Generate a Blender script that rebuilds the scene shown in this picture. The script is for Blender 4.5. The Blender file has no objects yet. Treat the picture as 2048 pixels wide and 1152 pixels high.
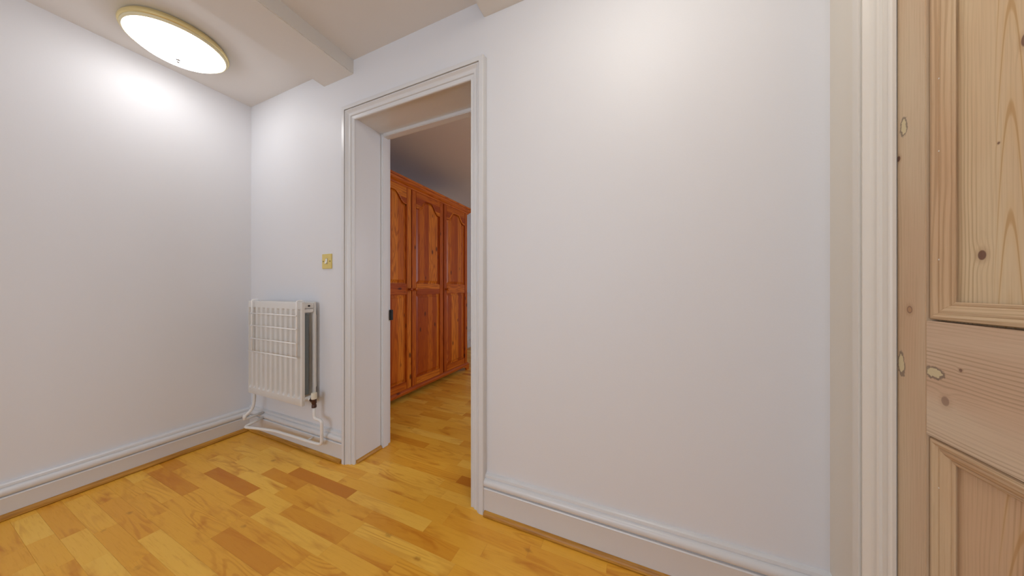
import bpy, bmesh, math, random
from mathutils import Vector, Matrix

random.seed(7)
S = bpy.context.scene
C = S.collection
PI = math.pi

# ------------------------------------------------------------------ camera
F_PX, W_PX, H_PX = 566.0, 2048.0, 1152.0
YAW = math.radians(23.4)
cam_d = bpy.data.cameras.new('camera')
cam = bpy.data.objects.new('camera', cam_d)
C.objects.link(cam)
cam.location = (0, 0, 1.0)
cam.rotation_euler = (PI / 2, 0, YAW)
cam_d.sensor_width = 36.0
cam_d.lens = F_PX / W_PX * 36.0
cam_d.shift_y = 1.0 / W_PX
cam_d.clip_start = 0.02
S.camera = cam

# ------------------------------------------------------------------ world, added daylight, exposure
world = bpy.data.worlds.new('world')
S.world = world
world.use_nodes = True
bgn = world.node_tree.nodes['Background']
bgn.inputs['Color'].default_value = (0.72, 0.82, 1.0, 1)
bgn.inputs['Strength'].default_value = 1.2


def area(name, loc, rot, sx, sy, power, col):
    l = bpy.data.lights.new(name, 'AREA')
    l.shape = 'RECTANGLE'
    l.size, l.size_y = sx, sy
    l.energy = power
    l.color = col
    o = bpy.data.objects.new(name, l)
    o.location = loc
    o.rotation_euler = rot
    C.objects.link(o)
    return o


# added unseen area lights that brighten hall and bedroom, set in added windows
area('hall_fill_light_offscreen', (-0.75, -2.235, 1.34), (PI / 2, 0, 0), 1.9, 1.34, 10.5, (0.80, 0.90, 1.0))
area('bedroom_fill_light_offscreen', (1.735, 2.75, 1.46), (0, PI / 2, 0), 1.12, 1.4, 12, (0.84, 0.87, 1.0))

vs = S.view_settings
vs.view_transform = 'Standard'
vs.look = 'None'
vs.exposure = 0.72
vs.gamma = 1.0
vs.use_curve_mapping = False
S.display_settings.display_device = 'sRGB'

# ------------------------------------------------------------------ main measurements (metres)
XL, XR = -2.535, 0.523          # hall left wall, hall right wall
YB, YF = 1.125, -2.2            # wall with the doorway, wall behind the viewer
ZC = 2.306                      # ceiling
OX0, OX1, OZ = -1.458, -0.690, 1.958   # doorway opening
YB2 = 1.375                     # bedroom side of that wall
BX0, BX1, BY1 = -2.60, 1.7, 5.2  # bedroom


# ------------------------------------------------------------------ shader helpers
def srgb(r, g, b):
    def f(c):
        c /= 255.0
        return c / 12.92 if c <= 0.04045 else ((c + 0.055) / 1.055) ** 2.4
    return (f(r), f(g), f(b), 1.0)


class Mat:
    def __init__(self, name, rough=0.5, spec=0.5, metal=0.0):
        self.m = bpy.data.materials.new(name)
        self.m.use_nodes = True
        self.t = self.m.node_tree
        self.b = self.t.nodes['Principled BSDF']
        self.b.inputs['Roughness'].default_value = rough
        self.b.inputs['Specular IOR Level'].default_value = spec
        self.b.inputs['Metallic'].default_value = metal

    def new(self, typ):
        return self.t.nodes.new(typ)

    def put(self, sock, v):
        if hasattr(v, 'node'):
            self.t.links.new(v, sock)
        else:
            sock.default_value = v

    def math(self, op, a, b=0.0, c=None):
        n = self.new('ShaderNodeMath')
        n.operation = op
        self.put(n.inputs[0], a)
        self.put(n.inputs[1], b)
        if c is not None:
            self.put(n.inputs[2], c)
        return n.outputs[0]

    def add(self, a, b): return self.math('ADD', a, b)
    def sub(self, a, b): return self.math('SUBTRACT', a, b)
    def mul(self, a, b): return self.math('MULTIPLY', a, b)

    def obj(self):
        return self.new('ShaderNodeTexCoord').outputs['Object']

    def pos(self):
        return self.new('ShaderNodeNewGeometry').outputs['Position']

    def rnd(self):
        return self.new('ShaderNodeObjectInfo').outputs['Random']

    def attr(self, name):
        n = self.new('ShaderNodeAttribute')
        n.attribute_name = name
        return n.outputs['Fac']

    def sep(self, v):
        n = self.new('ShaderNodeSeparateXYZ')
        self.put(n.inputs[0], v)
        return n.outputs

    def comb(self, x, y, z):
        n = self.new('ShaderNodeCombineXYZ')
        for i, v in enumerate((x, y, z)):
            self.put(n.inputs[i], v)
        return n.outputs[0]

    def vscale(self, v, s, off=(0, 0, 0)):
        n = self.new('ShaderNodeVectorMath')
        n.operation = 'MULTIPLY_ADD'
        self.put(n.inputs[0], v)
        n.inputs[1].default_value = s
        self.put(n.inputs[2], off)
        return n.outputs[0]

    def noise(self, v, scale=1.0, detail=2.0, rough=0.5, dist=0.0):
        n = self.new('ShaderNodeTexNoise')
        self.put(n.inputs['Vector'], v)
        n.inputs['Scale'].default_value = scale
        n.inputs['Detail'].default_value = detail
        n.inputs['Roughness'].default_value = rough
        n.inputs['Distortion'].default_value = dist
        return n.outputs['Fac']

    def smooth(self, v, lo, hi, o0=0.0, o1=1.0):
        n = self.new('ShaderNodeMapRange')
        n.interpolation_type = 'SMOOTHSTEP'
        self.put(n.inputs[0], v)
        for i, x in enumerate((lo, hi, o0, o1)):
            n.inputs[i + 1].default_value = x
        return n.outputs[0]

    def ramp(self, v, stops):
        n = self.new('ShaderNodeValToRGB')
        self.put(n.inputs[0], v)
        e = n.color_ramp.elements
        e[0].position, e[0].color = stops[0]
        e[1].position, e[1].color = stops[-1]
        for p, c in stops[1:-1]:
            k = e.new(p)
            k.color = c
        return n.outputs[0]

    def mix(self, f, a, b, mode='MIX'):
        n = self.new('ShaderNodeMix')
        n.data_type = 'RGBA'
        n.blend_type = mode
        self.put(n.inputs[0], f)
        self.put(n.inputs[6], a)
        self.put(n.inputs[7], b)
        return n.outputs[2]

    def color(self, c): self.put(self.b.inputs['Base Color'], c)
    def roughness(self, r): self.put(self.b.inputs['Roughness'], r)

    def bump(self, h, strength=0.2, dist=0.002):
        n = self.new('ShaderNodeBump')
        n.inputs['Strength'].default_value = strength
        n.inputs['Distance'].default_value = dist
        self.put(n.inputs['Height'], h)
        self.t.links.new(n.outputs[0], self.b.inputs['Normal'])


def paint(name, col, rough=0.55, stipple=0.12, scale=170.0, spec=0.4):
    M = Mat(name, rough, spec)
    p = M.pos()
    big = M.noise(p, 1.3, 3)
    a = tuple(c * 0.965 for c in col[:3]) + (1,)
    M.color(M.mix(big, a, col))
    if stipple:
        M.bump(M.noise(p, scale, 3, 0.6), stipple, 0.0015)
    return M.m


def simple(name, col, rough=0.4, metal=0.0, spec=0.5):
    M = Mat(name, rough, spec, metal)
    M.color(M.mix(M.noise(M.obj(), 9.0, 3), tuple(c * 0.94 for c in col[:3]) + (1,), col))
    return M.m


def wood_coords(M, axis, p, f_long, f_tr, off=None):
    s = [f_tr] * 3
    s[axis] = f_long
    return M.vscale(p, tuple(s), off if off is not None else (0, 0, 0))


MAT = {}
MAT['wall'] = paint('wall_paint', (0.785, 0.785, 0.812, 1), 0.5)
MAT['wall_right'] = paint('wall_paint_cream', (0.80, 0.75, 0.67, 1), 0.5)
MAT['ceiling'] = paint('ceiling_paint', (0.80, 0.77, 0.74, 1), 0.7, 0.05)
MAT['beam'] = paint('beam_paint', (0.80, 0.77, 0.73, 1), 0.55, 0.05)
MAT['gloss'] = paint('gloss_paint', (0.735, 0.735, 0.745, 1), 0.28, 0.10, 60.0, 0.5)
MAT['gloss_cream'] = paint('gloss_paint_cream', (0.79, 0.745, 0.68, 1), 0.28, 0.12, 60.0, 0.5)
MAT['rad'] = simple('radiator_enamel', (0.76, 0.74, 0.71, 1), 0.3)
MAT['fin'] = simple('bare_fin_steel', (0.20, 0.25, 0.29, 1), 0.45, 0.5)
MAT['wire'] = simple('white_coated_wire', (0.96, 0.96, 0.96, 1), 0.3)
MAT['pipe'] = simple('painted_pipe', (0.85, 0.83, 0.80, 1), 0.35)
MAT['cap'] = simple('valve_cap_plastic', (0.78, 0.72, 0.58, 1), 0.4)
MAT['bronze'] = simple('valve_bronze', (0.085, 0.04, 0.028, 1), 0.4, 0.5)
MAT['brass'] = simple('lamp_brass', (0.86, 0.72, 0.36, 1), 0.35, 0.5)
MAT['ring'] = simple('lamp_cream_ring', (0.86, 0.78, 0.52, 1), 0.35)
MAT['brass_plate'] = simple('switch_plate_brass', (0.84, 0.68, 0.24, 1), 0.38, 0.35)
MAT['white_plastic'] = simple('white_plastic', (0.85, 0.83, 0.78, 1), 0.35)
MAT['dark'] = simple('black_iron', (0.012, 0.012, 0.014, 1), 0.5)
MAT['screw'] = simple('screw_steel', (0.45, 0.38, 0.22, 1), 0.4, 0.6)
MAT['chrome'] = simple('finial_chrome', (0.5, 0.5, 0.5, 1), 0.2, 0.9)


def mk_floor():
    M = Mat('laminate_floor', 0.36, 0.4)
    tint = M.attr('tint')
    p = M.pos()
    off = M.comb(M.mul(tint, 91.0), M.mul(tint, 57.0), M.mul(tint, 23.0))
    base = M.ramp(tint, [(0.0, srgb(206, 128, 30)), (0.07, srgb(220, 146, 40)), (0.16, srgb(236, 168, 54)),
                         (0.6, srgb(244, 182, 64)), (1.0, srgb(252, 200, 86))])
    fig = M.noise(M.vscale(p, (1.7, 13.0, 1.0), off), 1.0, 1.5, 0.4, 0.35)
    ring = M.math('SINE', M.mul(fig, 75.0))
    ringf = M.smooth(ring, -0.2, 1.0, 0.0, 1.0)
    amt = M.smooth(M.noise(M.vscale(p, (2.6, 8.0, 1.0), off), 1.0, 1), 0.46, 0.72, 0.02, 0.45)
    col = M.mix(M.mul(ringf, amt), base, srgb(206, 124, 24))
    fine = M.noise(M.vscale(p, (12.0, 210.0, 1.0), off), 1.0, 3, 0.6)
    col = M.mix(M.smooth(fine, 0.5, 0.8, 0.0, 0.35), col, srgb(208, 130, 30))
    cloud = M.noise(M.vscale(p, (4.0, 17.0, 1.0), off), 1.0, 3, 0.55, 0.5)
    col = M.mix(M.smooth(cloud, 0.50, 0.78, 0.0, 0.8), col, srgb(202, 118, 22))
    # small knots
    v = M.new('ShaderNodeTexVoronoi')
    v.inputs['Scale'].default_value = 1.0
    M.put(v.inputs['Vector'], M.vscale(p, (5.0, 9.0, 1.0), (0.3, 0.1, 0.0)))
    wv = M.add(v.outputs['Distance'], M.mul(M.sub(M.noise(p, 60.0, 2), 0.5), 0.12))
    kn = M.smooth(wv, 0.0, 0.12, 0.5, 0.0)
    col = M.mix(kn, col, srgb(150, 80, 16))
    M.color(col)
    M.roughness(M.smooth(fine, 0.2, 0.8, 0.3, 0.42))
    M.bump(fine, 0.04, 0.0006)
    return M.m


def mk_bead():
    M = Mat('oak_bead', 0.38, 0.45)
    p = M.pos()
    n = M.noise(M.vscale(p, (6.0, 6.0, 120.0)), 1.0, 4, 0.6, 0.3)
    M.color(M.ramp(n, [(0.25, srgb(142, 92, 26)), (0.5, srgb(186, 130, 44)), (0.8, srgb(216, 164, 72))]))
    return M.m


def mk_wardrobe(name, axis):
    M = Mat(name, 0.40, 0.4)
    p = M.obj()
    r = M.rnd()
    off = M.comb(M.mul(r, 37.0), M.mul(r, 61.0), M.mul(r, 17.0))
    tr = 1 if axis == 2 else 2
    # planks glued side by side: a tone step every few centimetres across the grain
    xyz = M.sep(p)
    board = M.math('FLOOR', M.add(M.mul(xyz[tr], 15.0), M.mul(r, 13.0)))
    wn = M.new('ShaderNodeTexWhiteNoise')
    wn.noise_dimensions = '1D'
    M.put(wn.inputs['W'], board)
    tone = wn.outputs['Value']
    g = M.noise(wood_coords(M, axis, p, 1.1, 16.0, off), 1.0, 2, 0.5, 0.5)
    ring = M.smooth(M.math('SINE', M.mul(g, 70.0)), -0.2, 1.0)
    col = M.ramp(tone, [(0.0, srgb(164, 68, 6)), (0.5, srgb(194, 96, 15)), (1.0, srgb(226, 134, 36))])
    col = M.mix(M.mul(ring, 0.5), col, srgb(142, 50, 3))
    fine = M.noise(wood_coords(M, axis, p, 5.0, 210.0, off), 1.0, 3, 0.6)
    col = M.mix(M.smooth(fine, 0.5, 0.85, 0.0, 0.5), col, srgb(140, 56, 12))
    s = [11.0] * 3
    s[axis] = 5.0
    v = M.new('ShaderNodeTexVoronoi')
    v.inputs['Scale'].default_value = 1.0
    M.put(v.inputs['Vector'], M.vscale(p, tuple(s), off))
    kn = M.smooth(v.outputs['Distance'], 0.07, 0.17, 0.85, 0.0)
    col = M.mix(kn, col, srgb(72, 22, 6))
    M.color(col)
    M.b.inputs['Coat Weight'].default_value = 0.12
    M.b.inputs['Coat Roughness'].default_value = 0.18
    return M.m


def mk_pine(name, axis, base=(214, 186, 148), knots=(), patches=(), peaks=()):
    """Stripped pine. knots: (y, z, ry, rz, depth); patches: pale filler (y, z, ry, rz); peaks: (y0, z0) of cathedral figures."""
    M = Mat(name, 0.62, 0.25)
    p = M.pos()
    xyz = M.sep(p)
    Y, Z = xyz[1], xyz[2]
    r = M.rnd()
    off = M.comb(M.mul(r, 31.0), M.mul(r, 47.0), M.mul(r, 13.0))
    wob = M.noise(wood_coords(M, axis, p, 2.2, 9.0, off), 1.0, 2, 0.5)
    tr = Y if axis == 2 else Z
    # bend the grain lines around the knots
    bend = None
    for k in knots:
        dy, dz = M.sub(Y, k[0]), M.sub(Z, k[1])
        e = M.add(M.math('POWER', M.mul(dy, 0.5 / k[2]), 2.0), M.math('POWER', M.mul(dz, 0.5 / k[3]), 2.0))
        q = M.mul(M.math('EXPONENT', M.mul(e, -0.7)), k[2] * 1.2)
        bend = q if bend is None else M.add(bend, q)
    tt = tr if bend is None else M.add(tr, bend)
    grain = M.math('SINE', M.add(M.mul(tt, 900.0), M.mul(wob, 30.0)))
    dens = M.smooth(M.noise(wood_coords(M, axis, p, 0.8, 16.0, off), 1.0, 2), 0.40, 0.70, 0.05, 0.6)
    c0 = srgb(*base)
    c1 = srgb(base[0] - 52, base[1] - 62, base[2] - 66)
    c2 = srgb(base[0] - 10, base[1] - 22, base[2] - 24)
    col = M.mix(M.smooth(M.noise(wood_coords(M, axis, p, 1.6, 7.0, off), 1.0, 3), 0.3, 0.75), c0, c2)
    col = M.mix(M.mul(M.smooth(grain, -0.1, 1.0), dens), col, c1)
    fine = M.noise(wood_coords(M, axis, p, 8.0, 420.0, off), 1.0, 3, 0.65)
    col = M.mix(M.smooth(fine, 0.45, 0.8, 0.0, 0.3), col, c1)
    for (y0, hw) in peaks:
        d = M.mul(M.sub(Y, y0), 1.0 / hw)
        par = M.add(M.mul(Z, 6.2), M.mul(M.math('POWER', M.math('ABSOLUTE', d), 2.0), 1.0))
        par = M.add(par, M.mul(wob, 0.7))
        ln = M.math('SINE', M.mul(par, 6.283))
        win = M.smooth(M.math('ABSOLUTE', d), 0.75, 1.5, 1.0, 0.0)
        col = M.mix(M.mul(M.smooth(ln, 0.82, 1.0), M.mul(win, 0.6)), col, srgb(176, 128, 72))
        col = M.mix(M.mul(M.smooth(ln, -0.6, 0.9), M.mul(win, 0.22)), col, srgb(214, 176, 120))
    for k in knots:
        dy, dz = M.sub(Y, k[0]), M.sub(Z, k[1])
        e = M.math('SQRT', M.add(M.math('POWER', M.mul(dy, 1.0 / k[2]), 2.0), M.math('POWER', M.mul(dz, 1.0 / k[3]), 2.0)))
        e = M.add(e, M.mul(M.sub(wob, 0.5), 0.25))
        col = M.mix(M.smooth(e, 1.0, 2.3, 0.35 * k[4], 0.0), col, srgb(160, 120, 84))
        col = M.mix(M.smooth(e, 0.8, 1.1, k[4], 0.0), col, srgb(112, 78, 66))
        if len(k) > 5:      # a sound ring knot: pale core inside a dark ring
            col = M.mix(M.smooth(e, 0.6, 0.85, 0.9, 0.0), col, srgb(186, 148, 112))
    for k in patches:
        dy, dz = M.sub(Y, k[0]), M.sub(Z, k[1])
        rag = M.mul(M.sub(M.noise(p, 90.0, 3, 0.6), 0.5), 1.5)
        e = M.add(M.math('SQRT', M.add(M.math('POWER', M.mul(dy, 1.0 / k[2]), 2.0), M.math('POWER', M.mul(dz, 1.0 / k[3]), 2.0))), rag)
        col = M.mix(M.smooth(e, 1.15, 1.45, 0.75, 0.0), col, srgb(118, 104, 92))
        col = M.mix(M.smooth(e, 0.85, 1.0, 1.0, 0.0), col, srgb(*(k[4] if len(k) > 4 else (214, 198, 160))))
    M.color(col)
    M.bump(M.add(M.mul(grain, M.mul(dens, 0.6)), fine), 0.12, 0.001)
    return M.m


MAT['floor'] = mk_floor()
MAT['bead'] = mk_bead()
MAT['ward_v'] = mk_wardrobe('wardrobe_pine_upright', 2)
MAT['ward_h'] = mk_wardrobe('wardrobe_pine_level', 1)
MAT['slab'] = simple('floor_underlay', (0.10, 0.055, 0.02, 1), 0.8)
MAT['glass'] = simple('window_frame_paint', (0.8, 0.8, 0.8, 1), 0.3)


# ------------------------------------------------------------------ mesh helpers
class MB:
    """Collects shapes in world coordinates; build() makes them ONE mesh object."""

    def __init__(self):
        self.v, self.f = [], []

    def add(self, vs, fs):
        o = len(self.v)
        self.v += [tuple(p) for p in vs]
        self.f += [tuple(i + o for i in f) for f in fs]
        return self

    def box(self, x0, x1, y0, y1, z0, z1):
        vs = [(x, y, z) for z in (z0, z1) for y in (y0, y1) for x in (x0, x1)]
        return self.add(vs, [(0, 2, 3, 1), (4, 5, 7, 6), (0, 1, 5, 4), (1, 3, 7, 5), (3, 2, 6, 7), (2, 0, 4, 6)])

    def bevbox(self, x0, x1, y0, y1, z0, z1, b=0.002):
        bm = bmesh.new()
        bmesh.ops.create_cube(bm, size=1.0)
        for v in bm.verts:
            v.co = Vector(((x0 + x1) / 2 + v.co.x * (x1 - x0), (y0 + y1) / 2 + v.co.y * (y1 - y0), (z0 + z1) / 2 + v.co.z * (z1 - z0)))
        bmesh.ops.bevel(bm, geom=bm.edges[:], offset=b, segments=2, affect='EDGES')
        return self.bm(bm)

    def bm(self, bm):
        bm.verts.index_update()
        self.add([v.co[:] for v in bm.verts], [[v.index for v in f.verts] for f in bm.faces])
        bm.free()
        return self

    def loft(self, rings, closed=True, caps=True, loop=False):
        n = len(rings[0])
        vs = [p for r in rings for p in r]
        fs = []
        m = len(rings)
        for i in range(m if loop else m - 1):
            a, b = i * n, ((i + 1) % m) * n
            for j in range(n if closed else n - 1):
                k = (j + 1) % n
                fs.append((a + j, a + k, b + k, b + j))
        if caps and not loop:
            fs.append(tuple(range(n - 1, -1, -1)))
            fs.append(tuple(range((m - 1) * n, m * n)))
        return self.add(vs, fs)

    def tube(self, pts, r, seg=10, bend=0.0, steps=5):
        P = [Vector(p) for p in pts]
        if bend:
            Q = [P[0]]
            for i in range(1, len(P) - 1):
                a, b, c = P[i - 1], P[i], P[i + 1]
                d1, d2 = (a - b), (c - b)
                k = min(bend, d1.length * 0.45, d2.length * 0.45)
                s, e = b + d1.normalized() * k, b + d2.normalized() * k
                for t in range(steps + 1):
                    u = t / steps
                    Q.append(s * (1 - u) ** 2 + b * 2 * u * (1 - u) + e * u ** 2)
            Q.append(P[-1])
            P = Q
        T = []
        for i in range(len(P)):
            a = P[max(i - 1, 0)]
            b = P[min(i + 1, len(P) - 1)]
            T.append((b - a).normalized())
        n = T[0].orthogonal().normalized()
        rings = []
        for i, p in enumerate(P):
            n = (n - T[i] * n.dot(T[i])).normalized()
            b = T[i].cross(n)
            rr = r[i] if isinstance(r, (list, tuple)) else r
            rings.append([p + (n * math.cos(2 * PI * k / seg) + b * math.sin(2 * PI * k / seg)) * rr for k in range(seg)])
        return self.loft(rings)

    def lathe(self, prof, c, axis='Z', seg=32, caps=True):
        """prof: (radius, height along axis)."""
        rings = []
        for (r, h) in prof:
            ring = []
            for k in range(seg):
                a = 2 * PI * k / seg
                u, w = r * math.cos(a), r * math.sin(a)
                ring.append((c[0] + u, c[1] + w, c[2] + h) if axis == 'Z' else
                            (c[0] + h, c[1] + u, c[2] + w) if axis == 'X' else (c[0] + w, c[1] + h, c[2] + u))
            rings.append(ring)
        return self.loft(rings, caps=caps)

    def build(self, name, mat, parent=None, smooth=False, autosmooth=None):
        xs = [[p[i] for p in self.v] for i in range(3)]
        c = Vector([(min(a) + max(a)) / 2 for a in xs])
        me = bpy.data.meshes.new(name)
        me.from_pydata([Vector(p) - c for p in self.v], [], self.f)
        bm = bmesh.new()
        bm.from_mesh(me)
        bmesh.ops.recalc_face_normals(bm, faces=bm.faces)
        bm.to_mesh(me)
        bm.free()
        me.materials.append(MAT[mat] if isinstance(mat, str) else mat)
        if smooth:
            for p in me.polygons:
                p.use_smooth = True
        if autosmooth:
            me.polygons.foreach_set('use_smooth', [True] * len(me.polygons))
            try:
                me.set_sharp_from_angle(angle=math.radians(autosmooth))
            except Exception:
                pass
        o = bpy.data.objects.new(name, me)
        C.objects.link(o)
        if parent is not None:
            o.parent = parent
            q = parent
            base = Vector((0, 0, 0))
            while q is not None:
                base += q.location
                q = q.parent
            o.location = c - base
        else:
            o.location = c
        return o


def tag(o, label, cat, kind=None, group=None):
    o['label'] = label
    o['category'] = cat
    if kind:
        o['kind'] = kind
    if group:
        o['group'] = group
    return o


def thing(name, loc, label, cat, kind=None, group=None):
    o = bpy.data.objects.new(name, None)
    o.empty_display_size = 0.1
    o.location = loc
    C.objects.link(o)
    return tag(o, label, cat, kind, group)


def profile_run(prof, a, b, out, mb=None):
    """Extrude prof [(v out from wall, z)] from a to b (xy points); out = unit xy vector away from the wall."""
    mb = mb or MB()
    ra = [(a[0] + out[0] * v, a[1] + out[1] * v, z) for v, z in prof]
    rb = [(b[0] + out[0] * v, b[1] + out[1] * v, z) for v, z in prof]
    return mb.loft([ra, rb])


# ------------------------------------------------------------------ structure: shell
def wall_with_hole(name, mk, label, mat):
    return tag(mk.build(name, mat), label, 'wall', 'structure')


T = 0.12
tag(MB().box(XL - T, XL, YF - T, YB2, -0.03, ZC + 0.1).build('wall_left', 'wall'),
    'plain white painted wall beside the ceiling lamp, meeting the radiator corner', 'wall', 'structure')
mb = MB()
mb.box(XL, OX0 - 0.02, YB, YB2, -0.03, ZC + 0.1).box(OX1 + 0.02, XR + T, YB, YB2, -0.03, ZC + 0.1)
mb.box(OX0 - 0.02, OX1 + 0.02, YB, YB2, 1.992, ZC + 0.1)
tag(mb.build('wall_back', 'wall'), 'white painted wall that holds the doorway, the radiator and the light switch', 'wall', 'structure')
DY0, DY1, DZ = 0.131, 0.897, 1.96       # opening of the pine door
mb = MB()
mb.box(XR, XR + T, YF - T, DY0 - 0.03, -0.03, ZC + 0.1).box(XR, XR + T, DY1 + 0.035, YB, -0.03, ZC + 0.1)
mb.box(XR, XR + T, DY0 - 0.03, DY1 + 0.035, DZ + 0.03, ZC + 0.1)
tag(mb.build('wall_right', 'wall_right'), 'narrow cream painted wall strip beside the stripped pine door', 'wall', 'structure')
WX0, WX1, WZ0, WZ1 = -1.75, 0.25, 0.62, 2.06
mb = MB()
mb.box(XL, WX0, YF - T, YF, -0.03, ZC + 0.1).box(WX1, XR, YF - T, YF, -0.03, ZC + 0.1)
mb.box(WX0, WX1, YF - T, YF, -0.03, WZ0).box(WX0, WX1, YF - T, YF, WZ1, ZC + 0.1)
tag(mb.build('wall_front', 'wall'), 'white painted hall wall with a wide added window, opposite the doorway', 'wall', 'structure')


def window(name, x0, x1, y0, y1, z0, z1, label):
    w = MB()
    m = 0.05
    w.box(x0, x0 + m, y0, y1, z0, z1).box(x1 - m, x1, y0, y1, z0, z1)
    w.box(x0 + m, x1 - m, y0, y1, z0, z0 + m).box(x0 + m, x1 - m, y0, y1, z1 - m, z1)
    cx = (x0 + x1) / 2
    w.box(cx - 0.02, cx + 0.02, y0, y1, z0 + m, z1 - m)
    return tag(w.build(name, 'glass'), label, 'window', 'structure')


window('window_added_1', WX0, WX1, YF - 0.09, YF - 0.04, WZ0, WZ1, 'added unseen white framed two-light hall window opposite the doorway')  # unseen window, added to carry the hall fill light

# bedroom shell
BZ = ZC
tag(MB().box(BX0 - T, BX0, YB2, BY1 + T, -0.03, BZ + 0.1).build('wall_bedroom_left', 'wall'),
    'plain painted bedroom wall behind the wardrobe and the far radiator', 'wall', 'structure')
tag(MB().box(BX0, BX1, BY1, BY1 + T, -0.03, BZ + 0.1).build('wall_bedroom_back', 'wall'),
    'plain painted bedroom end wall', 'wall', 'structure')
VY0, VY1, VZ0, VZ1 = 2.0, 3.5, 0.85, 2.07
mb = MB()
mb.box(BX1, BX1 + T, YB2, VY0, -0.03, BZ + 0.1).box(BX1, BX1 + T, VY1, BY1 + T, -0.03, BZ + 0.1)
mb.box(BX1, BX1 + T, VY0, VY1, -0.03, VZ0).box(BX1, BX1 + T, VY0, VY1, VZ1, BZ + 0.1)
tag(mb.build('wall_bedroom_right', 'wall'), 'plain painted bedroom wall with an added window facing the wardrobe', 'wall', 'structure')
w2 = window('window_added_2', VY0, VY1, -BX1 - 0.09, -BX1 - 0.04, VZ0, VZ1, 'added unseen white framed bedroom window facing the wardrobe')  # out of view, added as the opening for the bedroom fill light
w2.rotation_euler.z = PI / 2
w2.location = (BX1 + 0.065, (VY0 + VY1) / 2, (VZ0 + VZ1) / 2)
tag(MB().box(XR + T, BX1, YB2 - 0.1, YB2, -0.03, BZ + 0.1).build('wall_bedroom_front', 'wall'),
    'plain painted bedroom wall continuing past the doorway', 'wall', 'structure')

# ceilings and beams
ceil = tag(MB().box(XL - T, XR + T, YF - T, YB2 - 0.05, ZC, ZC + 0.1).build('ceiling', 'ceiling'),
           'low off-white plaster ceiling crossed by boxed beams', 'ceiling', 'structure')
for bx0, bx1 in ((-1.732, -1.474), (-0.625, -0.37)):
    MB().bevbox(bx0, bx1, YF, YB + 0.004, 2.226, ZC + 0.01, 0.004).build('beam', 'beam', ceil)
tag(MB().box(BX0 - T, BX1 + T, YB2 - 0.05, BY1 + T, BZ, BZ + 0.1).build('ceiling_bedroom', 'ceiling'),
    'plain bedroom ceiling above the wardrobe cornice', 'ceiling', 'structure')

# floor: slab plus laminate strips
floor = tag(MB().box(BX0 - T, BX1 + T, YF - T, BY1 + T, -0.06, -0.008).build('floor', 'slab'),
            'honey coloured wood strip laminate floor running through the doorway', 'floor', 'structure')
R_ = (math.cos(YAW), math.sin(YAW))
D_ = (-math.sin(YAW), math.cos(YAW))


def project(x, y, z=0.0):
    d = x * D_[0] + y * D_[1]
    if d < 0.05:
        return None
    return (1024 + F_PX * (x * R_[0] + y * R_[1]) / d, 577 - F_PX * (z - 1.0) / d, d)


ROW = 0.0603
Y0 = 0.8615 - ROW * 60
rows = int((BY1 - Y0) / ROW) + 1
rng = random.Random(21)
strips = []
for k in range(rows):
    y0 = Y0 + k * ROW
    y1 = y0 + ROW
    if y1 < YF or y0 > BY1:
        continue
    x = BX0 - rng.random() * 0.35
    x_end = (XR + 0.05) if y1 < YB2 else BX1
    while x < x_end:
        L = rng.choice((0.16, 0.24, 0.27, 0.31, 0.34, 0.38, 0.42, 0.46))
        t = rng.random()
        if t < 0.16 and rng.random() < 0.35:
            t += 0.3
        strips.append((max(x, BX0), min(x + L, x_end), y0, y1, t))
        x += L


def strip_mesh(mb, x0, x1, y0, y1):
    g, b = 0.0001, 0.0003
    x0, x1, y0, y1 = x0 + g, x1 - g, y0 + g, y1 - g
    z0, z1, z2 = -0.0085, -b, 0.0
    lo = [(x0, y0, z0), (x1, y0, z0), (x1, y1, z0), (x0, y1, z0)]
    mi = [(x, y, z1) for x, y, _ in lo]
    hi = [(x0 + b, y0 + b, z2), (x1 - b, y0 + b, z2), (x1 - b, y1 - b, z2), (x0 + b, y1 - b, z2)]
    mb.add(lo + mi + hi, [(8, 9, 10, 11)] + [(i, (i + 1) % 4, 4 + (i + 1) % 4, 4 + i) for i in range(4)] +
           [(4 + i, 4 + (i + 1) % 4, 8 + (i + 1) % 4, 8 + i) for i in range(4)])
    return mb


def set_tint(me, vals):
    a = me.attributes.new('tint', 'FLOAT', 'FACE')
    a.data.foreach_set('value', vals)


def visible_size(s):
    x0, x1, y0, y1, _ = s
    best = 0
    q = [project(x0 + (x1 - x0) * u, (y0 + y1) / 2) for u in (0.05, 0.3, 0.5, 0.7, 0.95)]
    ok = []
    for i, p in enumerate(q):
        if p is None:
            continue
        x = x0 + (x1 - x0) * (0.05, 0.3, 0.5, 0.7, 0.95)[i]
        y = (y0 + y1) / 2
        if not (0 < p[0] < 2048 and p[1] < 1160):
            continue
        if y > YB:      # seen through the doorway only
            if x < -1.9 and y < 3.05:
                continue
            xc = x * YB / y
            if not (OX0 < xc < OX1):
                continue
        elif not (XL < x < XR):
            continue
        ok.append(p)
    if not ok:
        return 0
    d = sum(p[2] for p in ok) / len(ok)
    return (x1 - x0) * len(ok) / d / d


sized = sorted(((visible_size(s), i) for i, s in enumerate(strips)), reverse=True)
single = [i for v, i in sized if v > 0][:300]
ss = set(single)
for i in single:
    s = strips[i]
    o = strip_mesh(MB(), *s[:4]).build('plank', 'floor', floor)
    set_tint(o.data, [s[4]] * 9)
mb = MB()
vals = []
for i, s in enumerate(strips):
    if i not in ss and s[1] - s[0] > 0.005:
        strip_mesh(mb, *s[:4])
        vals += [s[4]] * 9
rest = mb.build('laminate_strips', 'floor', floor)
set_tint(rest.data, vals)
rest['kind'] = 'stuff'


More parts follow.
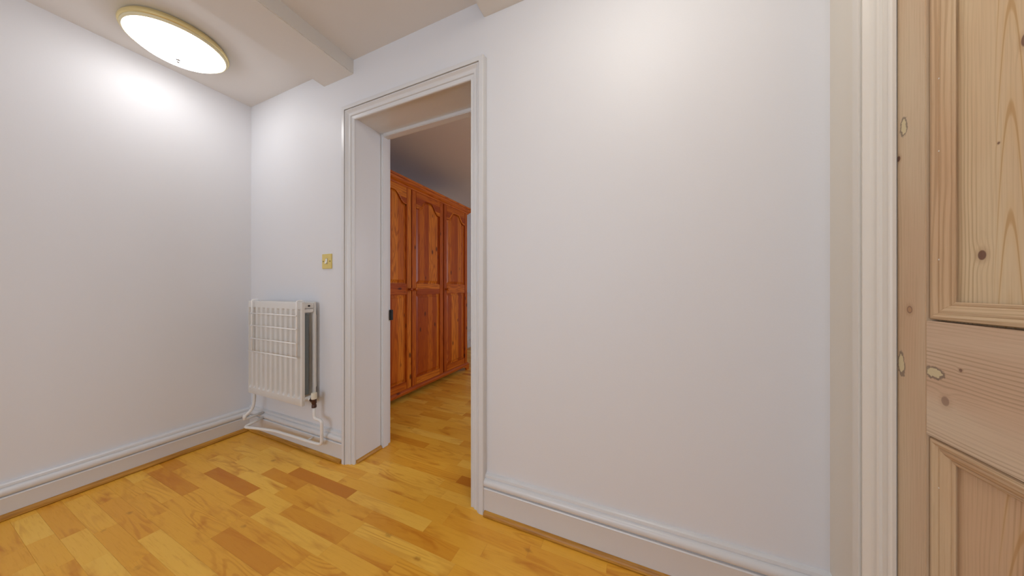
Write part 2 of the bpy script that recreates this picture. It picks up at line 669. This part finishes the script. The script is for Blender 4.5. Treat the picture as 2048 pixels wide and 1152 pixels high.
# ------------------------------------------------------------------ baseboards and floor beads
def skirting(H, t=0.025):
    pr = [(0, 0), (t, 0), (t, H - 0.064), (t + 0.0015, H - 0.060), (t - 0.001, H - 0.056), (t - 0.008, H - 0.055)]
    cz, rr = H - 0.0365, 0.0175
    for k in range(9):
        a = -PI / 2 + PI * k / 8
        pr.append((t - 0.011 + rr * 0.95 * math.cos(a) * 0.9, cz + rr * math.sin(a)))
    pr += [(t - 0.012, H - 0.0175), (t - 0.010, H - 0.015), (t - 0.012, H - 0.006), (t - 0.018, H - 0.001), (0, H)]
    return pr


def quadrant(t, r=0.015):
    pr = [(t, 0.0028), (t + r * 0.93, 0.0028)]
    for k in range(6):
        a = (PI / 2) * k / 5
        pr.append((t + r * math.cos(a), r * 1.15 * math.sin(a) + 0.004))
    return pr


def base(name, H, a, b, out, label, mat='gloss', t=0.025):
    return tag(profile_run(skirting(H, t), a, b, out).build(name, mat, autosmooth=35), label, 'baseboard', 'structure')


AO = 0.078      # architrave outer offset
base('baseboard_left', 0.152, (XL, YF), (XL, YB), (1, 0), 'white moulded baseboard along the plain lamp-side wall', t=0.034)
base('baseboard_back_left', 0.163, (XL, YB), (OX0 - AO, YB), (0, -1), 'short white moulded baseboard under the fluted radiator')
base('baseboard_back_right', 0.174, (OX1 + AO, YB), (XR, YB), (0, -1), 'white moulded baseboard between the doorway and the cream strip of wall')
base('baseboard_bedroom', 0.17, (BX0, YB2), (BX0, BY1), (1, 0), 'white moulded bedroom baseboard beyond the wardrobe')


def bead(name, a, b, out, t, label, r=0.015):
    return tag(profile_run(quadrant(t, r), a, b, out).build(name, 'bead', autosmooth=40), label, 'floor trim', 'structure')


bead('trim_1', (XL, YF), (XL, YB - 0.042), (1, 0), 0.0335, 'thin oak quadrant bead along the lamp-side baseboard', 0.018)
bead('trim_2', (XL + 0.0245, YB), (OX0 - AO - 0.003, YB), (0, -1), 0.0245, 'brown oak quadrant bead on the floor under the radiator pipes')
bead('trim_3', (OX1 + AO + 0.004, YB), (XR, YB), (0, -1), 0.0245, 'oak quadrant bead below the long baseboard that ends at the cream wall strip')
bead('trim_4', (OX0, YB + 0.004), (OX0, 1.299), (1, 0), -0.001, 'short oak quadrant bead inside the door reveal', 0.014)

# ------------------------------------------------------------------ doorway: lining, stop, architrave
ARCH = [(0, 0.0), (0, 0.006), (0.002, 0.009), (0.005, 0.010), (0.007, 0.0095), (0.008, 0.008), (0.0185, 0.0095), (0.0205, 0.0098),
        (0.0215, 0.0145), (0.025, 0.0165), (0.030, 0.0160), (0.036, 0.0170), (0.041, 0.0205), (0.045, 0.0250),
        (0.0475, 0.0275), (0.0520, 0.0270), (0.0521, 0.0080), (0.0549, 0.0080), (0.0550, 0.0310), (0.074, 0.0310), (0.0765, 0.0295), (0.078, 0.026), (0.078, 0.0)]


def architrave(root, a0, a1, z1, mapper, mat, zlow=0.0):
    """Three mitred pieces; mapper(a, v, z) -> world point. a runs along the wall, v out of it."""
    def ring(fa, fz):
        return [mapper(fa(u), v, fz(u)) for u, v in ARCH]
    low = lambda u: zlow
    top = lambda u: z1 + u
    MB().loft([ring(lambda u: a0 - u, low), ring(lambda u: a0 - u, top)]).build('architrave', mat, root, autosmooth=28)
    MB().loft([ring(lambda u: a0 - u, top), ring(lambda u: a1 + u, top)]).build('architrave', mat, root, autosmooth=28)
    MB().loft([ring(lambda u: a1 + u, low), ring(lambda u: a1 + u, top)]).build('architrave', mat, root, autosmooth=28)


d1 = thing('door_1', ((OX0 + OX1) / 2, YB, 0), 'open doorway with deep white lining and moulded white architrave beside the radiator', 'doorway', 'structure')
architrave(d1, OX0, OX1, OZ, lambda a, v, z: (a, YB - v, z), 'gloss')
MB().box(OX0 - 0.02, OX0, YB + 0.001, YB2, 0, 1.972).build('jamb_lining', 'gloss', d1)
MB().box(OX1, OX1 + 0.02, YB + 0.001, YB2, 0, 1.972).build('jamb_lining', 'gloss', d1)
MB().box(OX0 - 0.02, OX1 + 0.02, YB + 0.001, YB2, 1.968, 1.992).build('head_lining', 'gloss', d1)
MB().bevbox(OX0 - 0.002, OX0 + 0.017, 1.302, 1.346, 0, 1.969, 0.003).build('door_stop', 'gloss', d1)
MB().bevbox(OX1 - 0.017, OX1 + 0.002, 1.302, 1.346, 0, 1.969, 0.003).build('door_stop', 'gloss', d1)
MB().bevbox(OX0 + 0.014, OX1 - 0.014, 1.302, 1.346, 1.949, 1.971, 0.003).build('door_stop', 'gloss', d1)
MB().bevbox(OX0 - 0.012, OX0 + 0.017, 1.366, 1.384, 0.795, 0.862, 0.002).build('lock_keep', 'dark', d1)

# ------------------------------------------------------------------ stripped pine door in the right wall
DF = XR + 0.003      # door face
KN_STILE = [(0.870, 0.956, 0.0065, 0.008, 0.8, 1), (0.897, 1.281, 0.005, 0.006, 0.9)]
PA_STILE = [(0.884, 1.343, 0.007, 0.016), (0.890, 0.838, 0.007, 0.021)]
MAT['pine_stile'] = mk_pine('stripped_pine_stile', 2, (214, 192, 162), KN_STILE, PA_STILE)
MAT['pine_rail'] = mk_pine('stripped_pine_rail', 1, (220, 200, 174), [(0.797, 0.792, 0.0075, 0.009, 0.5), (0.770, 0.856, 0.003, 0.003, 0.7)],
                           [(0.818, 0.839, 0.015, 0.010)])
MAT['pine_panel'] = mk_pine('stripped_pine_panel', 2, (224, 202, 166),
                            [(0.762, 1.057, 0.0065, 0.0085, 0.9), (0.703, 1.378, 0.006, 0.010, 0.85), (0.738, 1.237, 0.002, 0.002, 0.8)], (), [(0.722, 0.017)])
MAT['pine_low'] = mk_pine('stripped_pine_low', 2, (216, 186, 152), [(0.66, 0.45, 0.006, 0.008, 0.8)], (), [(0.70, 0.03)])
MAT['pine_mould'] = mk_pine('stripped_pine_moulding', 2, (212, 188, 154))
MAT['pine_mould_h'] = mk_pine('stripped_pine_moulding_level', 1, (216, 192, 158))

d2 = thing('door_2', (XR, (DY0 + DY1) / 2, 0), 'closed stripped pine panel door with moulded panels and bare knotty wood', 'door', 'structure')
architrave(d2, DY0, DY1, DZ, lambda a, v, z: (XR - v, a, z), 'gloss_cream')
MB().box(XR, XR + T, DY1 + 0.006, DY1 + 0.035, 0, DZ + 0.03).build('jamb_lining', 'gloss_cream', d2)
MB().box(XR, XR + T, DY0 - 0.03, DY0 - 0.006, 0, DZ + 0.03).build('jamb_lining', 'gloss_cream', d2)
MB().box(XR, XR + T, DY0 - 0.006, DY1 + 0.006, DZ + 0.006, DZ + 0.03).build('head_lining', 'gloss_cream', d2)
dy0, dy1 = DY0 - 0.002, DY1 + 0.004
SI = 0.835                       # inner edge of the lock stile
SJ = dy0 + (dy1 - SI)            # inner edge of the hinge stile
DT = 0.042
MB().bevbox(DF, DF + DT, SI, dy1, 0.006, DZ + 0.004, 0.0012).build('stile', 'pine_stile', d2)
MB().bevbox(DF, DF + DT, dy0, SJ, 0.006, DZ + 0.004, 0.0012).build('stile', 'pine_stile', d2)
RZ = [(0.006, 0.215), (0.714, 0.937), (1.86, DZ + 0.004)]
for z0, z1 in RZ:
    MB().bevbox(DF + 0.0004, DF + DT, SJ + 0.0005, SI - 0.0005, z0, z1, 0.0010).build('rail', 'pine_rail', d2)
YM = (SI + SJ) / 2
for z0, z1 in ((0.215, 0.714), (0.937, 1.86)):
    MB().bevbox(DF + 0.0004, DF + DT, YM - 0.05, YM + 0.05, z0 + 0.0003, z1 - 0.0003, 0.001).build('muntin', 'pine_stile', d2)
# planted moulding profile: (distance in from the stile edge, depth behind the door face)
PM = [(0.0034, 0.0195), (0.0034, 0.0060), (0.0050, 0.0030), (0.010, 0.0018), (0.014, 0.0035), (0.0155, 0.0065), (0.017, 0.0065), (0.020, 0.0055),
      (0.026, 0.0075), (0.030, 0.0110), (0.0315, 0.0125), (0.033, 0.0115), (0.0365, 0.0120), (0.038, 0.0132), (0.0340, 0.0140), (0.0325, 0.0195)]
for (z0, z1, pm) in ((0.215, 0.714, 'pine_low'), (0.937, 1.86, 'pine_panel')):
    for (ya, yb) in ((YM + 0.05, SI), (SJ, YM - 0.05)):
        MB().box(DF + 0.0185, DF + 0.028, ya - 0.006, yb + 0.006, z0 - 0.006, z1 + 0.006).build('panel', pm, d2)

        def rg(fy, fz):
            return [(DF + dd, fy(u), fz(u)) for u, dd in PM]
        A = lambda u: ya + u
        B = lambda u: yb - u
        Lo = lambda u: z0 + u
        Hi = lambda u: z1 - u
        g = 0.0004
        MB().loft([rg(B, lambda u: Lo(u) + g), rg(B, lambda u: Hi(u) - g)]).build('moulding', 'pine_mould', d2, autosmooth=28)
        MB().loft([rg(A, lambda u: Lo(u) + g), rg(A, lambda u: Hi(u) - g)]).build('moulding', 'pine_mould', d2, autosmooth=28)
        MB().loft([rg(A, Lo), rg(B, Lo)]).build('moulding', 'pine_mould_h', d2, autosmooth=28)
        MB().loft([rg(A, Hi), rg(B, Hi)]).build('moulding', 'pine_mould_h', d2, autosmooth=28)
# pin heads in the left moulding
for (y, z) in ((0.8175, 1.40), (0.8175, 1.262), (0.8175, 1.055), (0.8175, 0.62)):
    MB().lathe([(0.0018, 0.0), (0.0016, -0.0011), (0.0006, -0.0014)], (DF + 0.0072, y, z), 'X', 10).build('pin_head', 'white_plastic', d2)


# ------------------------------------------------------------------ ceiling lamps
def mk_dome(name, col, strength):
    M = Mat(name, 0.25, 0.5)
    M.color((0.9, 0.89, 0.86, 1))
    M.put(M.b.inputs['Emission Color'], col)
    xyz = M.sep(M.obj())
    ang = M.math('ARCTAN2', xyz[1], xyz[0])
    rad = M.math('SQRT', M.add(M.mul(xyz[0], xyz[0]), M.mul(xyz[1], xyz[1])))
    rib = M.math('SINE', M.add(M.mul(ang, 90.0), M.mul(rad, 60.0)))
    M.put(M.b.inputs['Emission Strength'], strength)
    M.bump(rib, 0.5, 0.002)
    return M.m


MAT['dome'] = mk_dome('lamp_glass_lit', (1.0, 0.99, 0.985, 1), 5.6)
MAT['dome_warm'] = mk_dome('lamp_glass_lit_warm', (1.0, 0.96, 0.88, 1), 9.0)


def ceiling_lamp(x, y, label, name='ceiling_lamp', dome='dome'):
    t = thing(name, (x, y, ZC), label, 'ceiling lamp', None, 'flush ceiling lamps of the hall')
    c = (x, y, ZC)
    MB().lathe([(0.06, 0.0), (0.150, 0.0), (0.178, -0.006), (0.182, -0.014), (0.188, -0.020), (0.190, -0.027), (0.188, -0.034), (0.183, -0.037),
                (0.178, -0.035), (0.170, -0.030), (0.06, -0.012)], c, 'Z', 72).build('brass_rim', 'brass', t, autosmooth=40)
    MB().lathe([(0.166, -0.030), (0.181, -0.034), (0.183, -0.040), (0.181, -0.046), (0.176, -0.049), (0.171, -0.046), (0.166, -0.036)],
               c, 'Z', 72).build('inner_ring', 'ring', t, autosmooth=40)
    pr = []
    for k in range(15):
        a = (PI / 2) * k / 14
        pr.append((max(0.1715 * math.cos(a), 0.004), -0.040 - 0.066 * math.sin(a) ** 1.15))
    MB().lathe(pr, c, 'Z', 96).build('glass_dome', dome, t, smooth=True)
    MB().lathe([(0.003, -0.100), (0.003, -0.108), (0.008, -0.109), (0.009, -0.113), (0.006, -0.116), (0.004, -0.119), (0.006, -0.123), (0.004, -0.127), (0.001, -0.128)],
               c, 'Z', 20).build('finial', 'chrome', t, smooth=True)
    return t


ceiling_lamp(-2.187, 0.664, 'lit round brass-rimmed ceiling lamp with white glass dome near the radiator corner')
ceiling_lamp(0.03, 0.53, 'lit round brass-rimmed ceiling lamp in front of the stripped pine door', 'ceiling_lamp_offscreen', 'dome_warm')

# ------------------------------------------------------------------ light switch
sw = thing('light_switch', (-1.699, YB, 1.119), 'square brass light switch with one white rocker between radiator and doorway', 'light switch')
MB().bevbox(-1.742, -1.656, YB - 0.006, YB + 0.001, 1.119, 1.208, 0.002).build('plate', 'brass_plate', sw)
bm = bmesh.new()
MB().box(-1.709, -1.690, YB - 0.0068, YB - 0.004, 1.1475, 1.1815).build('rocker_surround', 'screw', sw)
mb = MB()
x0, x1 = -1.707, -1.692
mb.loft([[(x0, YB - 0.005, 1.150), (x0, YB - 0.0155, 1.150), (x0, YB - 0.009, 1.164), (x0, YB - 0.0078, 1.179), (x0, YB - 0.005, 1.179)],
         [(x1, YB - 0.005, 1.150), (x1, YB - 0.0155, 1.150), (x1, YB - 0.009, 1.164), (x1, YB - 0.0078, 1.179), (x1, YB - 0.005, 1.179)]])
mb.build('rocker', 'white_plastic', sw)
for sx in (-1.729, -1.669):
    MB().lathe([(0.0035, 0.0), (0.0035, -0.0008), (0.0026, -0.0016), (0.0008, -0.0018)], (sx, YB - 0.0058, 1.1635), 'Y', 14).build('screw', 'dark', sw)


# ------------------------------------------------------------------ radiators
def fluted_panel(x0, x1, y, z0, z1, n, face, thick=0.011, depth=0.0075):
    """Pressed steel radiator panel in the XZ plane; face = -1 when it looks towards -Y. Recessed upright channels."""
    mb = MB()
    W, H = x1 - x0, z1 - z0
    pitch = W / n
    xs = [x0]
    for k in range(n):
        cx = x0 + pitch * (k + 0.5)
        for u in (-0.27, -0.22, -0.15, -0.05, 0.05, 0.15, 0.22, 0.27):
            xs.append(cx + u * pitch)
    xs.append(x1)
    zs = [z0, z0 + 0.008, z0 + 0.040, z0 + 0.047, z0 + 0.056, z0 + 0.07, z1 - 0.07, z1 - 0.056, z1 - 0.047, z1 - 0.040, z1 - 0.008, z1]

    def dep(x, z):
        e = min(x - x0, x1 - x, z - z0, z1 - z)
        edge = 0.003 if e < 0.004 else 0.0
        k = math.floor((x - x0) / pitch)
        u = abs((x - x0) / pitch - k - 0.5)
        fx = max(0.0, 1 - u / 0.27)
        fx = min(1.0, fx * 3.6)
        a = z - (z0 + 0.040)
        b = (z1 - 0.040) - z
        m = min(a, b)
        fz = 0.0 if m <= 0 else min(1.0, m / 0.010)
        return edge + depth * fx * fz
    nz, nx = len(zs), len(xs)
    vs = []
    for z in zs:
        for x in xs:
            vs.append((x, y - face * dep(x, z), z))
    for z in zs:
        for x in xs:
            vs.append((x, y - face * thick, z))
    fs = []
    N = nx * nz
    for j in range(nz - 1):
        for i in range(nx - 1):
            a = j * nx + i
            fs.append((a, a + 1, a + nx + 1, a + nx))
            fs.append((N + a, N + a + nx, N + a + nx + 1, N + a + 1))
    for i in range(nx - 1):
        fs.append((i, N + i, N + i + 1, i + 1))
        a = (nz - 1) * nx + i
        fs.append((a, a + 1, N + a + 1, N + a))
    for j in range(nz - 1):
        a = j * nx
        fs.append((a, a + nx, N + a + nx, N + a))
        a = j * nx + nx - 1
        fs.append((a, N + a, N + a + nx, a + nx))
    return mb.add(vs, fs)


RX0, RX1, RZ0, RZ1 = -2.335, -1.768, 0.315, 0.919
YFR = 1.019      # front face of the front panel
YRR = 1.088      # front face of the rear panel
rad = thing('radiator', ((RX0 + RX1) / 2, 1.05, 0), 'white fluted double-panel radiator on the wall in the corner with painted pipes', 'radiator')
fluted_panel(RX0, RX1, YFR, RZ0, RZ1, 11, -1, 0.018, 0.0145).build('front_panel', 'rad', rad, autosmooth=50)
fluted_panel(RX0, RX1, YRR, RZ0, RZ1, 11, -1, 0.012, 0.004).build('rear_panel', 'rad', rad, autosmooth=50)
mb = MB()     # corrugated convector fin between the panels
pts = []
n = 24
for k in range(n * 2 + 1):
    x = RX0 + 0.03 + (RX1 - RX0 - 0.045) * k / (2 * n)
    pts.append((x, 1.036 if k % 2 else 1.066))
mb.loft([[(x, y, RZ0 + 0.055) for x, y in pts] + [(x, y + 0.001, RZ0 + 0.055) for x, y in reversed(pts)],
         [(x, y, RZ1 - 0.075) for x, y in pts] + [(x, y + 0.001, RZ1 - 0.075) for x, y in reversed(pts)]])
mb.build('convector_fin', 'fin', rad)
for xe, sg in ((RX1, -1), (RX0, 1)):
    a, b = (xe - 0.016, xe - 0.001) if sg < 0 else (xe + 0.001, xe + 0.016)
    MB().bevbox(a, b, YFR + 0.013, YRR + 0.001, RZ1 - 0.062, RZ1 - 0.040, 0.004).build('header_pipe', 'rad', rad)
    MB().tube([((a + b) / 2, YFR + 0.013, RZ0 + 0.035), ((a + b) / 2, YRR + 0.001, RZ0 + 0.035)], 0.013, 14).build('header_pipe', 'rad', rad, autosmooth=40)
    MB().bevbox(a - 0.03, a - 0.012, YRR + 0.011, YB - 0.0003, RZ0 + 0.08, RZ1 - 0.08, 0.002).build('wall_bracket', 'rad', rad) if sg < 0 else \
        MB().bevbox(b + 0.012, b + 0.03, YRR + 0.011, YB - 0.0003, RZ0 + 0.08, RZ1 - 0.08, 0.002).build('wall_bracket', 'rad', rad)
# bleed valve at the top of the right end
MB().lathe([(0.006, 0.0), (0.006, 0.004), (0.003, 0.006)], (RX1 - 0.002, 1.06, RZ1 - 0.022), 'X', 10).build('bleed_valve', 'dark', rad)
MB().bevbox(RX1 - 0.012, RX1 - 0.001, YFR + 0.013, YRR + 0.001, RZ1 - 0.036, RZ1 - 0.006, 0.002).build('end_plate', 'rad', rad)
# valve
vx, vy = RX1 + 0.044, 1.062
MB().tube([(RX1 - 0.006, vy, 0.345), (vx - 0.02, vy, 0.345)], 0.010, 14).build('valve_tail', 'pipe', rad, autosmooth=40)
MB().lathe([(0.011, -0.016), (0.015, -0.016), (0.015, -0.004), (0.011, -0.004), (0.010, 0.004)], (vx - 0.006, vy, 0.345), 'X', 6).build('union_nut', 'bronze', rad)
v = MB().lathe([(0.009, 0.302), (0.0125, 0.303), (0.0125, 0.318), (0.010, 0.321), (0.013, 0.328), (0.013, 0.352), (0.009, 0.356)], (vx, vy, 0), 'Z', 18).build('valve_body', 'bronze', rad, autosmooth=40)
MB().lathe([(0.012, 0.352), (0.0155, 0.354), (0.0155, 0.385), (0.014, 0.389), (0.002, 0.390)], (vx, vy, 0), 'Z', 22).build('valve_cap', 'cap', v, autosmooth=40)
# flow pipe: down, a jog, along the skirting and back into the wall
jx = vx + 0.068
MB().tube([(vx, vy, 0.306), (vx, vy, 0.238), (jx, vy, 0.238), (jx, vy, 0.100), (vx + 0.02, vy, 0.094), (-2.10, vy - 0.004, 0.090), (-2.235, 1.018, 0.100),
           (-2.325, 0.995, 0.100), (-2.325, 1.104, 0.122)], 0.0085, 12, 0.022).build('flow_pipe', 'pipe', rad, smooth=True)
MB().tube([(RX0 + 0.012, 1.05, 0.345), (RX0 + 0.012, 1.048, 0.25), (RX0 + 0.008, 1.04, 0.20), (RX0 - 0.010, 1.010, 0.165), (RX0 - 0.012, 1.006, 0.142), (RX0 - 0.004, 1.104, 0.150)],
          0.0085, 12, 0.02).build('return_pipe', 'pipe', rad, smooth=True)
MB().tube([(RX0 - 0.0105, 1.009, 0.172), (RX0 - 0.012, 1.006, 0.140)], 0.0105, 12).build('pipe_elbow', 'pipe', rad, smooth=True)
MB().tube([(-1.79, vy, 0.094), (-1.79, YB - 0.02, 0.098)], 0.005, 8).build('pipe_clip', 'pipe', rad, smooth=True)

# wire airer hooked over the front panel
air = thing('clothes_airer', ((RX0 + RX1) / 2, 1.005, 0.6), 'white wire clothes airer hooked over the top of the radiator', 'airer')
AX = (-2.258, -1.790)
for ax in AX:
    MB().tube([(ax, YFR + 0.0235, RZ1 - 0.02), (ax, YFR + 0.0235, RZ1 + 0.009), (ax, 1.006, RZ1 + 0.009), (ax, 1.006, 0.595)], 0.0040, 10, 0.010).build('upright_wire', 'wire', air, smooth=True)
for i, z in enumerate((0.842, 0.764, 0.682, 0.601)):
    e = 0.018 if i == 3 else 0.006
    out = 0.004 if i == 3 else 0.0
    MB().tube([(AX[0] - e, 0.9995 - out, z), (-2.02, 0.9985 - out, z + 0.0015), (AX[1] + e, 0.9995 - out, z)], 0.0034, 10).build('cross_wire', 'wire', air, smooth=True)


# ------------------------------------------------------------------ wardrobe in the bedroom
WF = -1.905                 # front of the doors
WY0, WY1 = 1.573, 3.010
ZB, ZT = 0.085, 1.925       # doors
wd = thing('wardrobe', (-2.2, (WY0 + WY1) / 2, 0), 'tall orange pine three-door wardrobe with arched panels seen through the doorway', 'wardrobe')
MB().box(BX0 + 0.03, WF - 0.024, WY0, WY1, 0.065, 1.93).build('carcass', 'ward_v', wd)
# cornice: stepped profile run along front and both ends
CO = [(0.0, 1.920), (0.010, 1.920), (0.014, 1.932), (0.020, 1.936), (0.030, 1.944), (0.038, 1.956), (0.041, 1.968), (0.047, 1.970), (0.050, 1.976), (0.050, 1.988), (0.0, 1.988)]


def rim(prof, back, front, y0, y1):
    def ring(kind):
        r = []
        for o, z in prof:
            r.append({'a': (back, y0 - o, z), 'b': (front + o, y0 - o, z), 'c': (front + o, y1 + o, z), 'd': (back, y1 + o, z)}[kind])
        return r
    return MB().loft([ring(k) for k in 'abcd'])


rim(CO, BX0 + 0.03, WF - 0.004, WY0, WY1).build('cornice', 'ward_h', wd, autosmooth=30)
MB().box(BX0 + 0.03, WF, WY0 + 0.002, WY1 - 0.002, 1.93, 1.982).build('top_board', 'ward_h', wd)
PL = [(0.0, 0.045), (0.016, 0.045), (0.016, 0.066), (0.010, 0.074), (0.004, 0.082), (0.0, 0.084)]
pl = rim(PL, BX0 + 0.03, WF - 0.004, WY0, WY1).build('plinth', 'ward_h', wd, autosmooth=30)
# bracket feet
for yy, s in ((WY1 + 0.016, -1), (WY0 - 0.016, 1)):
    prof = [(0.0, 0.0), (0.05, 0.0), (0.056, 0.014), (0.066, 0.024), (0.085, 0.034), (0.115, 0.040), (0.14, 0.047), (0.0, 0.047)]
    MB().loft([[(WF + 0.0115, yy + s * a, z) for a, z in prof], [(WF - 0.010, yy + s * a, z) for a, z in prof]]).build('bracket_foot', 'ward_h', wd)
    MB().box(BX0 + 0.05, BX0 + 0.12, min(yy, yy + s * 0.06), max(yy, yy + s * 0.06), 0.0, 0.066).build('rear_foot', 'ward_h', wd)


def arch_curve(y0, y1, z_sh, z_ap, n=28):
    """Cathedral arch: short level shoulders, ogee sweep to a round crown."""
    pts = []
    for k in range(n + 1):
        u = k / n
        c = abs(u - 0.5) * 2
        t = min(1.0, max(0.0, (0.86 - c) / 0.62))
        h = t * t * (3 - 2 * t)
        h = 0.86 * h + 0.14 * (1 - c * c)
        pts.append((y0 + (y1 - y0) * u, z_sh + (z_ap - z_sh) * h))
    return pts


def raised_panel(outline, xf):
    """Fielded panel: recessed rim, sloping margin and a raised field, from a closed outline [(y, z)]."""
    cy = sum(p[0] for p in outline) / len(outline)
    cz = sum(p[1] for p in outline) / len(outline)
    y0, y1 = min(p[0] for p in outline), max(p[0] for p in outline)
    z0, z1 = min(p[1] for p in outline), max(p[1] for p in outline)
    my, mz = (y0 + y1) / 2, (z0 + z1) / 2

    def inset(d):
        sy, sz = (y1 - y0 - 2 * d) / (y1 - y0), (z1 - z0 - 2 * d) / (z1 - z0)
        return [(my + (a - my) * sy, mz + (b - mz) * sz) for a, b in outline]
    rings = []
    for d, x in ((0.0, -0.024), (0.0, -0.014), (0.008, -0.0145), (0.030, -0.006), (0.033, -0.003)):
        rings.append([(xf + x, a, b) for a, b in inset(d)])
    return MB().loft(rings)


def wardrobe_door(y0, y1, knob_y, gap=0.003):
    st = 0.062
    mb = MB()
    mb.bevbox(WF - 0.022, WF, y0 + gap, y0 + st, ZB, ZT, 0.003).bevbox(WF - 0.022, WF, y1 - st, y1 - 0.003, ZB, ZT, 0.003)
    d = mb.build('door', 'ward_v', wd)
    a0, a1 = y0 + st, y1 - st
    MB().bevbox(WF - 0.022, WF, a0, a1, ZB, 0.150, 0.003).build('rail', 'ward_h', d)
    MB().bevbox(WF - 0.022, WF, a0, a1, 0.945, 1.045, 0.003).build('rail', 'ward_h', d)
    arc = arch_curve(a0, a1, 1.775, 1.872)
    top = [(a0, ZT), (a1, ZT)]
    ring = top + list(reversed(arc))
    MB().loft([[(WF - 0.022, a, z) for a, z in ring], [(WF, a, z) for a, z in ring]]).build('arched_rail', 'ward_h', d)
    up = [(a0, 1.045), (a1, 1.045)] + list(reversed(arc))
    raised_panel(up, WF).build('panel', 'ward_v', d)
    raised_panel([(a0, 0.150), (a1, 0.150), (a1, 0.945), (a0, 0.945)], WF).build('panel', 'ward_v', d)
    # moulding bead around the arch
    MB().tube([(WF - 0.006, a, z - 0.005) for a, z in arc], 0.008, 8).build('arch_bead', 'ward_h', d, smooth=True)
    MB().lathe([(0.010, -0.002), (0.010, 0.004), (0.007, 0.012), (0.008, 0.018), (0.015, 0.024), (0.018, 0.031), (0.015, 0.038), (0.006, 0.042), (0.001, 0.0425)],
               (WF, knob_y, 0.992), 'X', 22).build('knob', 'ward_h', d, smooth=True)
    return d


b1, b2 = 2.047, 2.526
wardrobe_door(WY0 + 0.003, b1, b1 - 0.032)
wardrobe_door(b1, b2, b1 + 0.032)
wardrobe_door(b2, WY1 - 0.003, b2 + 0.045, 0.010)

# ------------------------------------------------------------------ radiator on the bedroom wall beyond the wardrobe
r2 = thing('radiator', (BX0 + 0.06, 4.5, 0), 'long white panel radiator on the bedroom wall beyond the wardrobe', 'radiator')
o = fluted_panel(-0.55, 0.55, 0.0, 0.29, 0.93, 22, -1, 0.014)
q = MB()
q.v = [(BX0 + 0.07 - y, 4.55 + x, z) for x, y, z in o.v]
q.f = o.f
q.build('front_panel', 'rad', r2, autosmooth=50)
MB().bevbox(BX0 + 0.055, BX0 + 0.073, 4.0, 5.1, 0.925, 0.933, 0.002).build('top_grille', 'rad', r2)
for yy in (4.2, 4.9):
    MB().box(BX0 + 0.0003, BX0 + 0.058, yy, yy + 0.03, 0.36, 0.86).build('wall_bracket', 'rad', r2)
MB().tube([(BX0 + 0.06, 4.02, 0.31), (BX0 + 0.06, 4.02, -0.002)], 0.008, 10).build('pipe', 'pipe', r2, smooth=True)
